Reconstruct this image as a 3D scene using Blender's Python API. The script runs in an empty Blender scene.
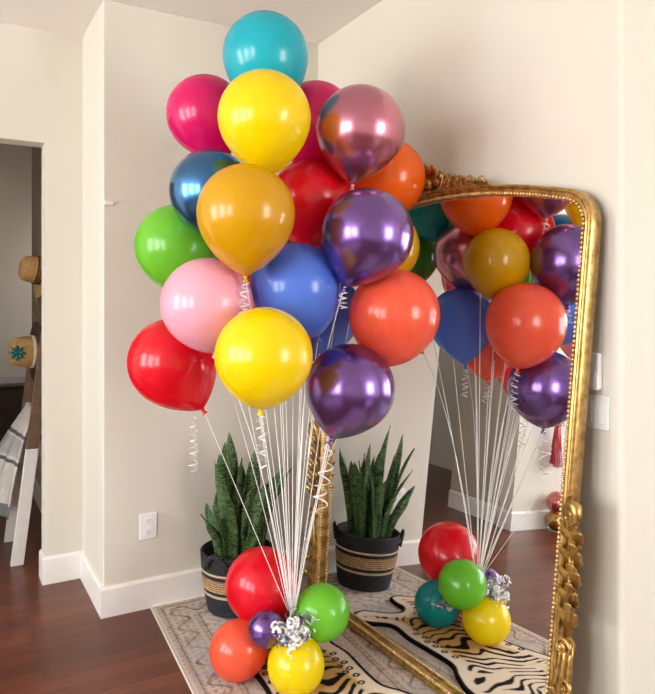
import bpy, math, random
import numpy as np
from mathutils import Vector, Matrix, noise
random.seed(7)
SC = bpy.context.scene
COL = SC.collection
PI = math.pi
V = Vector

# ------------------------------------------------------------------ helpers
def s2l(c):
    c = c / 255.0
    return c / 12.92 if c <= 0.04045 else ((c + 0.055) / 1.055) ** 2.4
def rgb(r, g, b): return (s2l(r), s2l(g), s2l(b), 1.0)

class MB:
    """collects vertices and faces in world coordinates"""
    def __init__(s): s.v = []; s.f = []; s.smooth = True
    def add(s, vs, fs):
        o = len(s.v); s.v += [tuple(x) for x in vs]; s.f += [tuple(i + o for i in f) for f in fs]; return s
    def box(s, a, b, bev=0.0):
        x0, y0, z0 = [min(p, q) for p, q in zip(a, b)]; x1, y1, z1 = [max(p, q) for p, q in zip(a, b)]
        return s.hull(lambda p: p, (x0, y0, z0), (x1, y1, z1), bev)
    def hull(s, fn, a, b, bev=0.0):
        """chamfered box in a local frame mapped by fn"""
        x0, y0, z0 = a; x1, y1, z1 = b; e = bev
        if e <= 0:
            vs = [(x, y, z) for z in (z0, z1) for y in (y0, y1) for x in (x0, x1)]
            fs = [(0, 2, 3, 1), (4, 5, 7, 6), (0, 1, 5, 4), (2, 6, 7, 3), (0, 4, 6, 2), (1, 3, 7, 5)]
            return s.add([fn(V(p)) for p in vs], fs)
        vs = []; idx = {}
        for i in (0, 1):
            for j in (0, 1):
                for k in (0, 1):
                    c = (x1 if i else x0, y1 if j else y0, z1 if k else z0); d = (-e if i else e, -e if j else e, -e if k else e)
                    for ax in range(3):
                        q = [c[t] + d[t] for t in range(3)]; q[ax] = c[ax]
                        idx[(i, j, k, ax)] = len(vs); vs.append(tuple(q))
        fs = []
        for ax in range(3):
            o = [t for t in range(3) if t != ax]
            for sd in (0, 1):
                q = []
                for u, w in ((0, 0), (1, 0), (1, 1), (0, 1)):
                    key = [0, 0, 0]; key[ax] = sd; key[o[0]] = u; key[o[1]] = w; q.append(idx[tuple(key) + (ax,)])
                fs.append(tuple(q))
        for a1 in range(3):
            for a2 in range(a1 + 1, 3):
                a3 = 3 - a1 - a2
                for u in (0, 1):
                    for w in (0, 1):
                        k0 = [0, 0, 0]; k0[a1] = u; k0[a2] = w; k1 = list(k0); k1[a3] = 1
                        k0, k1 = tuple(k0), tuple(k1)
                        fs.append((idx[k0 + (a1,)], idx[k0 + (a2,)], idx[k1 + (a2,)], idx[k1 + (a1,)]))
        for i in (0, 1):
            for j in (0, 1):
                for k in (0, 1): fs.append(tuple(idx[(i, j, k, ax)] for ax in range(3)))
        return s.add([fn(V(p)) for p in vs], fs)
    def tube(s, pts, r, n=8, cap=True, up=None):
        """swept tube; r number or list, or (a,b) ellipse radii per point"""
        pts = [V(p) for p in pts]; m = len(pts)
        if not isinstance(r, (list, tuple)) : r = [r] * m
        rr = [(q, q) if not isinstance(q, (tuple, list)) else q for q in r]
        t0 = (pts[1] - pts[0]).normalized()
        nrm = V(up) if up is not None else (V((0, 0, 1)) if abs(t0.z) < .9 else V((1, 0, 0)))
        nrm = (nrm - t0 * nrm.dot(t0)).normalized(); vs = []
        for i, p in enumerate(pts):
            t = (pts[min(i + 1, m - 1)] - pts[max(i - 1, 0)])
            t = t.normalized() if t.length > 1e-9 else t0
            nrm = nrm - t * nrm.dot(t)
            nrm = nrm.normalized() if nrm.length > 1e-9 else t.orthogonal().normalized()
            b = t.cross(nrm)
            for k in range(n):
                a = 2 * PI * k / n
                vs.append(p + nrm * math.cos(a) * rr[i][0] + b * math.sin(a) * rr[i][1])
        fs = [(i * n + k, i * n + (k + 1) % n, (i + 1) * n + (k + 1) % n, (i + 1) * n + k) for i in range(m - 1) for k in range(n)]
        if cap: fs += [tuple(range(n - 1, -1, -1)), tuple((m - 1) * n + k for k in range(n))]
        return s.add(vs, fs)
    def lathe(s, o, ax, prof, n=32, closed=False):
        """prof: (radius, distance along ax) list"""
        ax = V(ax).normalized(); u = ax.orthogonal().normalized(); w = ax.cross(u); o = V(o); vs = []; m = len(prof)
        for r, h in prof:
            for k in range(n):
                a = 2 * PI * k / n; vs.append(o + ax * h + u * (r * math.cos(a)) + w * (r * math.sin(a)))
        fs = [(i * n + k, i * n + (k + 1) % n, (i + 1) * n + (k + 1) % n, (i + 1) * n + k) for i in range(m - 1) for k in range(n)]
        if closed: fs += [((m - 1) * n + k, (m - 1) * n + (k + 1) % n, (k + 1) % n, k) for k in range(n)]
        else:
            if prof[0][0] > 1e-5: fs.append(tuple(range(n - 1, -1, -1)))
            if prof[-1][0] > 1e-5: fs.append(tuple((m - 1) * n + k for k in range(n)))
        return s.add(vs, fs)
    def ball(s, c, r, n=8, m=6, sc=(1, 1, 1)):
        c = V(c); vs = [c + V((0, 0, r * sc[2]))]
        for i in range(1, m):
            a = PI * i / m
            for k in range(n):
                b = 2 * PI * k / n; vs.append(c + V((r * sc[0] * math.sin(a) * math.cos(b), r * sc[1] * math.sin(a) * math.sin(b), r * sc[2] * math.cos(a))))
        vs.append(c - V((0, 0, r * sc[2]))); L = len(vs) - 1
        fs = [(0, 1 + k, 1 + (k + 1) % n) for k in range(n)]
        for i in range(m - 2): fs += [(1 + i * n + k, 1 + (i + 1) * n + k, 1 + (i + 1) * n + (k + 1) % n, 1 + i * n + (k + 1) % n) for k in range(n)]
        fs += [(L, 1 + (m - 2) * n + (k + 1) % n, 1 + (m - 2) * n + k) for k in range(n)]
        return s.add(vs, fs)
    def slab(s, poly, z0, z1):
        m = len(poly); vs = [(x, y, z0) for x, y in poly] + [(x, y, z1) for x, y in poly]
        return s.add(vs, [tuple(range(m - 1, -1, -1)), tuple(range(m, 2 * m))] + [(i, (i + 1) % m, m + (i + 1) % m, m + i) for i in range(m)])
    def grid(s, fn, nu, nv):
        vs = [fn(i / nu, j / nv) for j in range(nv + 1) for i in range(nu + 1)]
        return s.add(vs, [(j * (nu + 1) + i, j * (nu + 1) + i + 1, (j + 1) * (nu + 1) + i + 1, (j + 1) * (nu + 1) + i) for j in range(nv) for i in range(nu)])
    def build(s, name, mat, parent=None, origin=None, smooth=True, auto=None):
        """parent: root object at a translated place; vertices are stored relative to it"""
        if parent is not None:
            o = V((0, 0, 0)); q = parent
            while q is not None: o += q.location; q = q.parent
        else: o = V(origin) if origin is not None else V((0, 0, 0))
        me = bpy.data.meshes.new(name); me.from_pydata([V(p) - o for p in s.v], [], s.f); me.update()
        import bmesh
        bm = bmesh.new(); bm.from_mesh(me); bmesh.ops.recalc_face_normals(bm, faces=bm.faces); bm.to_mesh(me); bm.free()
        if smooth: me.polygons.foreach_set('use_smooth', [True] * len(me.polygons))
        if auto is not None: me.set_sharp_from_angle(angle=math.radians(auto))
        me.materials.append(mat)
        ob = bpy.data.objects.new(name, me); COL.objects.link(ob)
        if parent is not None: ob.parent = parent
        else: ob.location = o
        return ob

def tag(o, label=None, cat=None, group=None, kind=None):
    if label: o['label'] = label
    if cat: o['category'] = cat
    if group: o['group'] = group
    if kind: o['kind'] = kind
    return o
def thing(name, loc, label, cat, group=None):
    o = bpy.data.objects.new(name, None); COL.objects.link(o); o.location = loc; o.empty_display_size = .05
    return tag(o, label, cat, group)
def struct(name, mb, m, smooth=False, parent=None):
    o = mb.build(name, m, parent, smooth=smooth)
    if parent is None: o['kind'] = 'structure'
    return o

# ------------------------------------------------------------------ materials
MATS = {}
def newmat(name):
    m = bpy.data.materials.new(name); m.use_nodes = True; nt = m.node_tree
    return m, nt, nt.nodes['Principled BSDF'], nt.nodes['Material Output']
def N(nt, typ, **kw):
    n = nt.nodes.new(typ)
    for k, v in kw.items():
        if k in n.inputs.keys() if isinstance(k, str) and not hasattr(n, k) else False: n.inputs[k].default_value = v
        else: setattr(n, k, v)
    return n
def ramp(nt, fac, stops, interp='LINEAR'):
    r = nt.nodes.new('ShaderNodeValToRGB'); r.color_ramp.interpolation = interp
    while len(r.color_ramp.elements) < len(stops): r.color_ramp.elements.new(.5)
    for e, (p, c) in zip(r.color_ramp.elements, stops): e.position = p; e.color = c
    nt.links.new(fac, r.inputs['Fac']); return r
def texco(nt, out='Object', scale=(1, 1, 1), rot=(0, 0, 0)):
    t = nt.nodes.new('ShaderNodeTexCoord'); m = nt.nodes.new('ShaderNodeMapping'); m.inputs['Scale'].default_value = scale; m.inputs['Rotation'].default_value = rot
    nt.links.new(t.outputs[out], m.inputs['Vector']); return m.outputs['Vector']
def noise_tex(nt, vec, scale, detail=3, rough=.5, dist=0):
    n = nt.nodes.new('ShaderNodeTexNoise'); n.inputs['Scale'].default_value = scale; n.inputs['Detail'].default_value = detail
    n.inputs['Roughness'].default_value = rough; n.inputs['Distortion'].default_value = dist; nt.links.new(vec, n.inputs['Vector']); return n
def bump(nt, b, h, strength, dist=.01):
    bp = nt.nodes.new('ShaderNodeBump'); bp.inputs['Strength'].default_value = strength; bp.inputs['Distance'].default_value = dist
    nt.links.new(h, bp.inputs['Height']); nt.links.new(bp.outputs['Normal'], b.inputs['Normal'])

def plain(name, col, rough=.5, metal=0.0, var=.06, scale=18, bmp=0.0, coat=0.0, spec=.5):
    if name in MATS: return MATS[name]
    m, nt, b, o = newmat(name)
    n = noise_tex(nt, texco(nt), scale, 3)
    lo = tuple(max(0, c * (1 - var)) for c in col[:3]) + (1,); hi = tuple(min(1, c * (1 + var)) for c in col[:3]) + (1,)
    r = ramp(nt, n.outputs['Fac'], [(.3, lo), (.7, hi)]); nt.links.new(r.outputs['Color'], b.inputs['Base Color'])
    b.inputs['Roughness'].default_value = rough; b.inputs['Metallic'].default_value = metal; b.inputs['Specular IOR Level'].default_value = spec
    b.inputs['Coat Weight'].default_value = coat
    if bmp: bump(nt, b, n.outputs['Fac'], bmp)
    MATS[name] = m; return m

def latex(name, col, rough=.24, trans=.3):
    if name in MATS: return MATS[name]
    m, nt, b, o = newmat(name)
    n = noise_tex(nt, texco(nt), 5, 2)
    lo = tuple(c * .97 for c in col[:3]) + (1,)
    r = ramp(nt, n.outputs['Fac'], [(.3, lo), (.7, col)]); nt.links.new(r.outputs['Color'], b.inputs['Base Color'])
    b.inputs['Roughness'].default_value = rough; b.inputs['Coat Weight'].default_value = .25; b.inputs['Coat Roughness'].default_value = .12
    t = nt.nodes.new('ShaderNodeBsdfTranslucent'); nt.links.new(r.outputs['Color'], t.inputs['Color'])
    mx = nt.nodes.new('ShaderNodeMixShader'); mx.inputs['Fac'].default_value = trans
    nt.links.new(b.outputs[0], mx.inputs[1]); nt.links.new(t.outputs[0], mx.inputs[2]); nt.links.new(mx.outputs[0], o.inputs['Surface'])
    MATS[name] = m; return m

def wood_floor():
    m, nt, b, o = newmat('hardwood_floor')
    vec = texco(nt)
    br = nt.nodes.new('ShaderNodeTexBrick'); br.offset = .37; br.inputs['Scale'].default_value = 1
    br.inputs['Brick Width'].default_value = 1.35; br.inputs['Row Height'].default_value = .083; br.inputs['Mortar Size'].default_value = .0012
    br.inputs['Mortar Smooth'].default_value = .1; br.inputs['Bias'].default_value = 0
    br.inputs['Color1'].default_value = rgb(122, 64, 42); br.inputs['Color2'].default_value = rgb(94, 45, 29); br.inputs['Mortar'].default_value = rgb(44, 17, 10)
    nt.links.new(vec, br.inputs['Vector'])
    g = noise_tex(nt, texco(nt, scale=(2.2, 38, 1)), 2.2, 5, .6, .6)
    g2 = noise_tex(nt, texco(nt, scale=(.9, 5, 1)), 1.6, 3, .5, .3)
    r = ramp(nt, g.outputs['Fac'], [(.25, (.5, .48, .46, 1)), (.55, (1, 1, 1, 1)), (.85, (1.0, .98, .95, 1))])
    r2 = ramp(nt, g2.outputs['Fac'], [(.3, (.74, .72, .7, 1)), (.7, (1, 1, 1, 1))])
    mx = nt.nodes.new('ShaderNodeMixRGB'); mx.blend_type = 'MULTIPLY'; mx.inputs[0].default_value = .8
    nt.links.new(br.outputs['Color'], mx.inputs[1]); nt.links.new(r.outputs['Color'], mx.inputs[2])
    m2 = nt.nodes.new('ShaderNodeMixRGB'); m2.blend_type = 'MULTIPLY'; m2.inputs[0].default_value = .8
    nt.links.new(mx.outputs[0], m2.inputs[1]); nt.links.new(r2.outputs['Color'], m2.inputs[2])
    nt.links.new(m2.outputs[0], b.inputs['Base Color'])
    b.inputs['Roughness'].default_value = .28; b.inputs['Specular IOR Level'].default_value = .4
    bump(nt, b, g.outputs['Fac'], .06, .004)
    return m

def paint(name, col, rough=.75):
    m, nt, b, o = newmat(name)
    n = noise_tex(nt, texco(nt), 160, 2)
    n2 = noise_tex(nt, texco(nt), 1.3, 2)
    lo = tuple(c * .965 for c in col[:3]) + (1,)
    r = ramp(nt, n2.outputs['Fac'], [(.3, lo), (.7, col)]); nt.links.new(r.outputs['Color'], b.inputs['Base Color'])
    b.inputs['Roughness'].default_value = rough; b.inputs['Specular IOR Level'].default_value = .3
    bump(nt, b, n.outputs['Fac'], .05, .002)
    return m

def gold_mat(name, col, dark, rough=.36):
    m, nt, b, o = newmat(name)
    n = noise_tex(nt, texco(nt), 34, 4, .6)
    r = ramp(nt, n.outputs['Fac'], [(.32, dark), (.6, col)]); nt.links.new(r.outputs['Color'], b.inputs['Base Color'])
    b.inputs['Metallic'].default_value = .9; b.inputs['Roughness'].default_value = rough
    bump(nt, b, n.outputs['Fac'], .12, .003)
    return m

WALL = paint('wall_paint', rgb(221, 216, 203))
CEIL = paint('ceiling_paint', rgb(238, 234, 228), .85)
TRIM = plain('trim_paint', rgb(240, 236, 230), .4, var=.02)
FLOOR = wood_floor()
GOLD = gold_mat('antique_gold', rgb(204, 168, 102), rgb(146, 110, 58), .33)
GOLDB = gold_mat('gold_bead', rgb(236, 204, 146), rgb(190, 150, 92), .28)
WHITEP = plain('white_plastic', rgb(240, 240, 240), .35, var=.015)
DARKP = plain('dark_plastic', rgb(50, 50, 52), .4)
RIB = plain('white_ribbon', rgb(245, 243, 240), .35, var=.02, coat=.4)
STR = plain('clear_white_string', rgb(226, 226, 226), .3, var=.04, coat=.5)

# ------------------------------------------------------------------ room shell
W = 1.065; D = .5; HC = 2.69; XL = -4.7; YB = -5.3; XR = 2.4; YC = -1.788
OPL, OPR = -2.245, -1.240      # hallway opening
HT = 2.145
st = MB().box((XL - .1, YB - .1, -.1), (XR + .1, 4.9, 0)); fl = struct('floor', st, FLOOR)
struct('ceiling', MB().box((XL - .1, YB - .1, HC), (XR + .1, D + .06, HC + .1)), CEIL)
struct('wall_back', MB().box((-W, 0, 0), (0.1, .12, HC), .004), WALL)
struct('wall_return', MB().box((-W, .12, 0), (-W + .12, D + .12, 3.3), 0), WALL)
struct('wall_doorway', MB().box((OPR, D, 0), (-W, D + .12, 3.3)).box((OPL, D, HT), (OPR, D + .12, 3.3)), WALL)
struct('wall_doorway_left', MB().box((XL, .41, 0), (OPL, .53, 3.3)), WALL)
# right wall: ends in a rounded outside corner, then turns away from the bunch
rm = MB(); R_ = .018
prof = [(.12, .0), (0, 0)]
ys = [0, YC + R_] ; path = [(0.0, 0.0), (0.0, YC + R_)]
for k in range(1, 7):
    a = PI / 2 * k / 6; path.append((R_ - R_ * math.cos(a), YC + R_ - R_ * math.sin(a)))
path += [(XR, YC), (XR, 0.0)]
rm.slab([(x, y) for x, y in path], 0, HC)
struct('wall_right', rm, WALL)
# far side walls with window openings
def holed_wall(axis, pos, a0, a1, holes, t=.1):
    """wall in plane axis=pos from a0 to a1 with holes (lo,hi,z0,z1)"""
    m = MB(); c = a0
    def bx(u0, u1, z0, z1):
        if u1 - u0 < 1e-6 or z1 - z0 < 1e-6: return
        if axis == 'x': m.box((pos, u0, z0), (pos - t, u1, z1))
        else: m.box((u0, pos, z0), (u1, pos - t, z1))
    for lo, hi, z0, z1 in sorted(holes):
        bx(c, lo, 0, HC); bx(lo, hi, 0, z0); bx(lo, hi, z1, HC); c = hi
    bx(c, a1, 0, HC); return m
WL = [(-4.0, -2.95, .7, 2.5), (-2.55, -1.5, .7, 2.5), (-1.1, -.05, .7, 2.5)]
WB = [(.35, 1.75, .6, 2.45)]
struct('wall_left', holed_wall('x', XL, YB, .53, WL), WALL)
struct('wall_front', holed_wall('y', YB, XL, XR, WB), WALL)
struct('wall_far_right', MB().box((XR, YB, 0), (XR + .1, YC, HC)), WALL)
# hallway beyond the opening
HALL_SHADE = paint('hall_shade_paint', rgb(190, 178, 162))  # wall paint darkened, the hallway's shade put into its colour
HHC = 3.2
struct('wall_hall_right', MB().box((-1.10, D + .12, 0), (-1.0, 2.35, HHC)), HALL_SHADE)
struct('wall_hall_end', MB().box((-3.6, 4.7, 0), (XR, 4.8, HHC)), HALL_SHADE)
struct('wall_hall_left', MB().box((OPL - .03, .53, 0), (OPL - .13, 1.08, HHC)).box((-3.5, 1.08, 0), (-3.6, 4.7, HHC)).box((OPL - .13, 1.0, 0), (-3.6, 1.08, HHC)), HALL_SHADE)
struct('wall_hall_side', MB().box((-1.0, 2.25, 0), (.6, 2.35, HHC)).box((.5, 2.35, 0), (.6, 3.0, HHC)).box((.5, 4.1, 0), (.6, 4.7, HHC)).box((.5, 3.0, 0), (.6, 4.1, 1.1)).box((.5, 3.0, 2.1), (.6, 4.1, HHC)), HALL_SHADE)  # side wall with an opening for the added hall window
struct('ceiling_hall', MB().box((-3.7, D + .06, HHC), (XR, 4.9, HHC + .1)), CEIL)
# baseboards
BH, BT = .132, .013
def bb(name, *segs):
    m = MB()
    for (x0, y0), (x1, y1), (nx, ny) in segs:
        d = V((x1 - x0, y1 - y0, 0)); L = d.length; d.normalize(); nn = V((nx, ny, 0)); o = V((x0, y0, 0))
        f = lambda p, d=d, nn=nn, o=o: o + d * p.x + nn * p.y + V((0, 0, p.z))
        pr = [(0, 0), (BT, 0), (BT, BH - .012), (BT * .55, BH), (0, BH)]
        vs = [f(V((x, a, b))) for x in (0, L) for a, b in pr]; k = len(pr)
        m.add(vs, [tuple(range(k)), tuple(range(2 * k - 1, k - 1, -1))] + [(i, (i + 1) % k, k + (i + 1) % k, k + i) for i in range(k)])
    o = m.build(name, TRIM, smooth=False); o['kind'] = 'structure'; return o
bb('baseboard_back', ((-W - BT, 0), (-.002, 0), (0, -1)))
bb('baseboard_return', ((-W, -.001), (-W, D), (-1, 0)))
bb('baseboard_doorway', ((OPR - BT, D), (-W - BT, D), (0, -1)), ((OPR, D), (OPR, D + .12), (-1, 0)))
bb('baseboard_doorway_left', ((XL, .41), (OPL + BT, .41), (0, -1)), ((OPL, .41), (OPL, .53), (1, 0)), ((OPL - .03, .53), (OPL - .03, 1.08), (1, 0)))
bb('baseboard_right', ((0, -BT), (0, YC), (-1, 0)), ((-BT, YC), (XR, YC), (0, -1)))
bb('baseboard_hall', ((-1.10, D + .12), (-1.10, 2.35), (-1, 0)), ((-3.5, 4.7), (.5, 4.7), (0, -1)))
# tan door casing seen through the hall in the mirror
struct('trim_1', MB().box((-3.48, 1.9, 0), (-3.5, 2.02, 2.15)).box((-3.48, 2.75, 0), (-3.5, 2.87, 2.15)).box((-3.48, 1.9, 2.05), (-3.5, 2.87, 2.15)), plain('tan_casing', rgb(196, 170, 130), .5))
# windows: frame, mullion, pane; the hall one is added for its light
def pane_mat():
    m, nt, b, o = newmat('window_glass')
    t = nt.nodes.new('ShaderNodeBsdfTransparent'); g = nt.nodes.new('ShaderNodeBsdfGlossy'); g.inputs['Roughness'].default_value = .02
    n = noise_tex(nt, texco(nt), 3); r = ramp(nt, n.outputs['Fac'], [(0, (.05, .05, .05, 1)), (1, (.07, .07, .07, 1))])
    mx = nt.nodes.new('ShaderNodeMixShader'); nt.links.new(r.outputs['Color'], mx.inputs[0]); nt.links.new(t.outputs[0], mx.inputs[1]); nt.links.new(g.outputs[0], mx.inputs[2]); nt.links.new(mx.outputs[0], o.inputs[0])
    return m
PANE = pane_mat(); wi = 0
WH = [(3.0, 4.1, 1.1, 2.1)]  # unseen window added to brighten the hallway
for axis, pos, sg, holes in (('x', XL, 1, WL), ('y', YB, 1, WB), ('x', .5, -1, WH)):
    for lo, hi, z0, z1 in holes:
        wi += 1; m = MB(); f = .05
        def bx(u0, u1, a, b, d0=.02, d1=.08):
            if axis == 'x': m.box((pos - sg * d1, u0, a), (pos - sg * d0, u1, b), .003)
            else: m.box((u0, pos - d1, a), (u1, pos - d0, b), .003)
        bx(lo, hi, z0, z0 + f); bx(lo, hi, z1 - f, z1); bx(lo, lo + f, z0 + f, z1 - f); bx(hi - f, hi, z0 + f, z1 - f)
        zm = (z0 + z1) / 2; bx(lo + f, hi - f, zm - .02, zm + .02)
        # sill and casing
        bx(lo - .05, hi + .05, z0 - .03, z0, -.04, .0); 
        for u in (lo - .07, hi): bx(u, u + .07, z0, z1 + .07, -.015, 0)
        bx(lo, hi, z1, z1 + .07, -.015, 0)
        w = m.build('window_%d' % wi, TRIM, smooth=False); w['kind'] = 'structure'
        g = MB()
        if axis == 'x': g.box((pos - sg * .052, lo + f, z0 + f), (pos - sg * .048, hi - f, z1 - f))
        else: g.box((lo + f, pos - .052, z0 + f), (hi - f, pos - .048, z1 - f))
        g.build('pane', PANE, w, smooth=False)
        L = bpy.data.lights.new('window_daylight', 'AREA'); L.shape = 'RECTANGLE'; L.size = hi - lo; L.size_y = z1 - z0; L.cycles.is_portal = True
        lo_ = bpy.data.objects.new('window_daylight', L); COL.objects.link(lo_)
        if axis == 'x': lo_.location = (pos - sg * .11, (lo + hi) / 2, zm); lo_.rotation_euler = (0, -sg * PI / 2, 0); 
        else: lo_.location = ((lo + hi) / 2, pos - .11, zm); lo_.rotation_euler = (PI / 2, 0, 0)
        if axis == 'x': L.size, L.size_y = z1 - z0, hi - lo

# ------------------------------------------------------------------ wall plates
def outlet():
    x0, x1, z0, z1 = -.909, -.832, .309, .424; t = thing('wall_outlet', (-.87, 0, .365), 'white double power outlet on the back wall above the baseboard', 'outlet')
    MB().box((x0, -.006, z0), (x1, 0, z1), .002).build('cover_plate', WHITEP, t, smooth=False)
    for zc in (.392, .341):
        r = MB(); pts = []
        for k in range(24):
            a = 2 * PI * k / 24; pts.append((-.8705 + .0165 * math.cos(a), max(-.0125, min(.0125, .0165 * math.sin(a)))))
        vs = [(x, -.0062, zc + z) for x, z in pts] + [(x, -.0085, zc + z) for x, z in pts]
        r.add(vs, [tuple(range(24)), tuple(range(47, 23, -1))] + [(i, (i + 1) % 24, 24 + (i + 1) % 24, 24 + i) for i in range(24)])
        s = r.build('socket', WHITEP, t, smooth=False)
        h = MB().box((-.8785, -.0089, zc - .002), (-.8765, -.0084, zc + .007)).box((-.8645, -.0089, zc - .002), (-.8625, -.0084, zc + .007)).box((-.8725, -.0089, zc - .0095), (-.8685, -.0084, zc - .006))
        h.build('slot', DARKP, s, smooth=False)
    MB().ball((-.8705, -.0065, .3665), .003, 8, 6, (1, .4, 1)).build('screw', WHITEP, t)
outlet()
def thermostat():
    t = thing('thermostat', (0, -1.665, 1.165), 'white wall thermostat with a round dial above the switch plate beside the mirror', 'thermostat')
    MB().box((-.018, -1.727, 1.115), (0, -1.605, 1.222), .004).build('housing', WHITEP, t, smooth=False)
    MB().box((-.024, -1.727, 1.115), (-.018, -1.605, 1.165), .002).build('lower_cover', WHITEP, t, smooth=False)
    MB().lathe((-.024, -1.668, 1.172), (-1, 0, 0), [(.026, -.008), (.026, .004), (.022, .006), (0, .006)], 24).build('dial', plain('grey_plastic', rgb(196, 194, 190), .4), t)
thermostat()
def switches():
    t = thing('light_switch_plate', (0, -1.68, 1.05), 'white multi-gang light switch plate low beside the mirror frame', 'light switch')
    MB().box((-.007, -1.752, .998), (0, -1.608, 1.097), .002).build('cover_plate', WHITEP, t, smooth=False)
    for i in range(3):
        y = -1.724 + i * .044
        r = MB(); r.hull(lambda p, y=y: V((-.007 - p.x + (p.z) * .05, y + p.y, 1.0475 + p.z)), (0, -.0165, -.033), (.004, .0165, .033), .001)
        r.build('rocker', WHITEP, t, smooth=False)
switches()
tag(MB().box((-1.064, -.012, 1.794), (-1.024, 0, 1.810), .002).build('wall_block', WHITEP, origin=(-1.05, 0, 1.8), smooth=False), 'tiny white block on the back wall by its left corner', 'clip')  # small white box near the wall corner

# ------------------------------------------------------------------ floor mirror
MT, MD, MP = .061, .1901, .0224
Mn = V((-math.cos(MT) * math.cos(MP), -math.cos(MT) * math.sin(MP), math.sin(MT))); M0 = V((-MD, 0, 0))
MS = V((math.sin(MP), -math.cos(MP), 0)); MR = Mn.cross(MS)
if MR.z < 0: MR = -MR
def M(s, r, o=0.0): return M0 + MS * s + MR * r + Mn * o
RB = .012     # foot of the frame stands on the rug
def outline():
    sl = lambda r: .328 - .012 * r / 1.6
    sr = lambda r: 1.682 + .062 * r / 1.4
    top = lambda s: 1.787 - .17 * (s - 1.04) ** 2
    pts = []
    c = .02
    for k in range(5): a = PI + PI / 2 * k / 4; pts.append((sl(0) + c + c * math.cos(a), RB + c + c * math.sin(a)))
    for i in range(1, 30): pts.append((sl(0) + c + (sr(0) - sl(0) - 2 * c) * i / 30, RB))
    for k in range(5): a = 1.5 * PI + PI / 2 * k / 4; pts.append((sr(0) - c + c * math.cos(a), RB + c + c * math.sin(a)))
    cr = .115
    for i in range(1, 40):
        r = RB + c + (1.712 - cr - RB - c) * i / 40; pts.append((sr(r), r))
    cx, cy = sr(1.6) - cr, 1.712 - cr
    th = math.radians(14)
    for k in range(13): a = (PI / 2 - th) * k / 12; pts.append((cx + cr * math.cos(a), cy + cr * math.sin(a)))
    s1 = pts[-1][0]; off = pts[-1][1] - top(s1)
    s0 = 2 * 1.04 - s1
    for i in range(1, 36):
        s = s1 + (s0 - s1) * i / 36; k = (s - 1.04) / (s1 - 1.04); pts.append((s, top(s) + off * k * k))
    right = pts[4 + 30 + 5 - 1:4 + 30 + 5 + 39 + 13]
    cx2 = sl(1.55) + cr
    for k in range(13): a = PI / 2 + th + (PI / 2 - th) * k / 12; pts.append((cx2 + cr * math.cos(a), cy + cr * math.sin(a)))
    for i in range(39, 0, -1):
        r = RB + c + (1.712 - cr - RB - c) * i / 40; pts.append((sl(r), r))
    return pts
OUT = outline()
def inset(poly, d):
    n = len(poly); res = []
    for i in range(n):
        a = V(poly[i - 1]); b = V(poly[(i + 1) % n]); t = (b - a).normalized(); res.append((poly[i][0] - t.y * d, poly[i][1] + t.x * d))
    return res
mirror = thing('floor_mirror', M(1.02, 0), 'large ornate gold framed floor mirror leaning on the right wall', 'mirror')
def sweep(profile, closed=True):
    m = MB(); rings = []; n = len(OUT)
    vs = []
    for w, o in profile:
        for q in inset(OUT, w): vs.append(M(q[0], q[1], o))
    k = len(profile); fs = []
    for j in range(k - 1 if not closed else k):
        for i in range(n): fs.append((j * n + i, j * n + (i + 1) % n, ((j + 1) % k) * n + (i + 1) % n, ((j + 1) % k) * n + i))
    return m.add(vs, fs)
fr = sweep([(0, -.02), (0, .010), (.002, .020), (.006, .026), (.011, .027), (.0145, .022), (.017, .020), (.020, .023), (.024, .024), (.026, .018), (.034, .014), (.035, .012), (.0355, .002), (.0355, -.02)])
fr.build('frame', GOLD, mirror)
bd = MB(); q = inset(OUT, .0305); acc = 0; step = .0135
for i in range(len(q)):
    a = V(q[i]); b = V(q[(i + 1) % len(q)]); L = (b - a).length; t = acc
    while t < L:
        p = a.lerp(b, t / L); bd.ball(M(p.x, p.y, .0205), .0064, 8, 5); t += step
    acc = t - L
bd.build('beading', GOLDB, mirror)
gm, gnt, gb, go = newmat('mirror_silvering')
gl = gnt.nodes.new('ShaderNodeBsdfGlossy'); gl.inputs['Roughness'].default_value = 0.0; gn = noise_tex(gnt, texco(gnt), 2)
gr = ramp(gnt, gn.outputs['Fac'], [(0, (.86, .87, .865, 1)), (1, (.87, .88, .875, 1))]); gnt.links.new(gr.outputs['Color'], gl.inputs['Color']); gnt.links.new(gl.outputs[0], go.inputs['Surface'])
gi = inset(OUT, .034)
MB().add([M(a, b, 0) for a, b in gi], [tuple(range(len(gi)))]).build('mirror_glass', gm, mirror, smooth=False)
bk = MB(); bp = inset(OUT, .004); nb = len(bp)
bk.add([M(a, b, -.004) for a, b in bp] + [M(a, b, -.022) for a, b in bp], [tuple(range(nb)), tuple(range(2 * nb - 1, nb - 1, -1))] + [(i, (i + 1) % nb, nb + (i + 1) % nb, nb + i) for i in range(nb)])
bk.build('backing_board', plain('backing_brown', rgb(80, 58, 40), .8), mirror, smooth=False)

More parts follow.
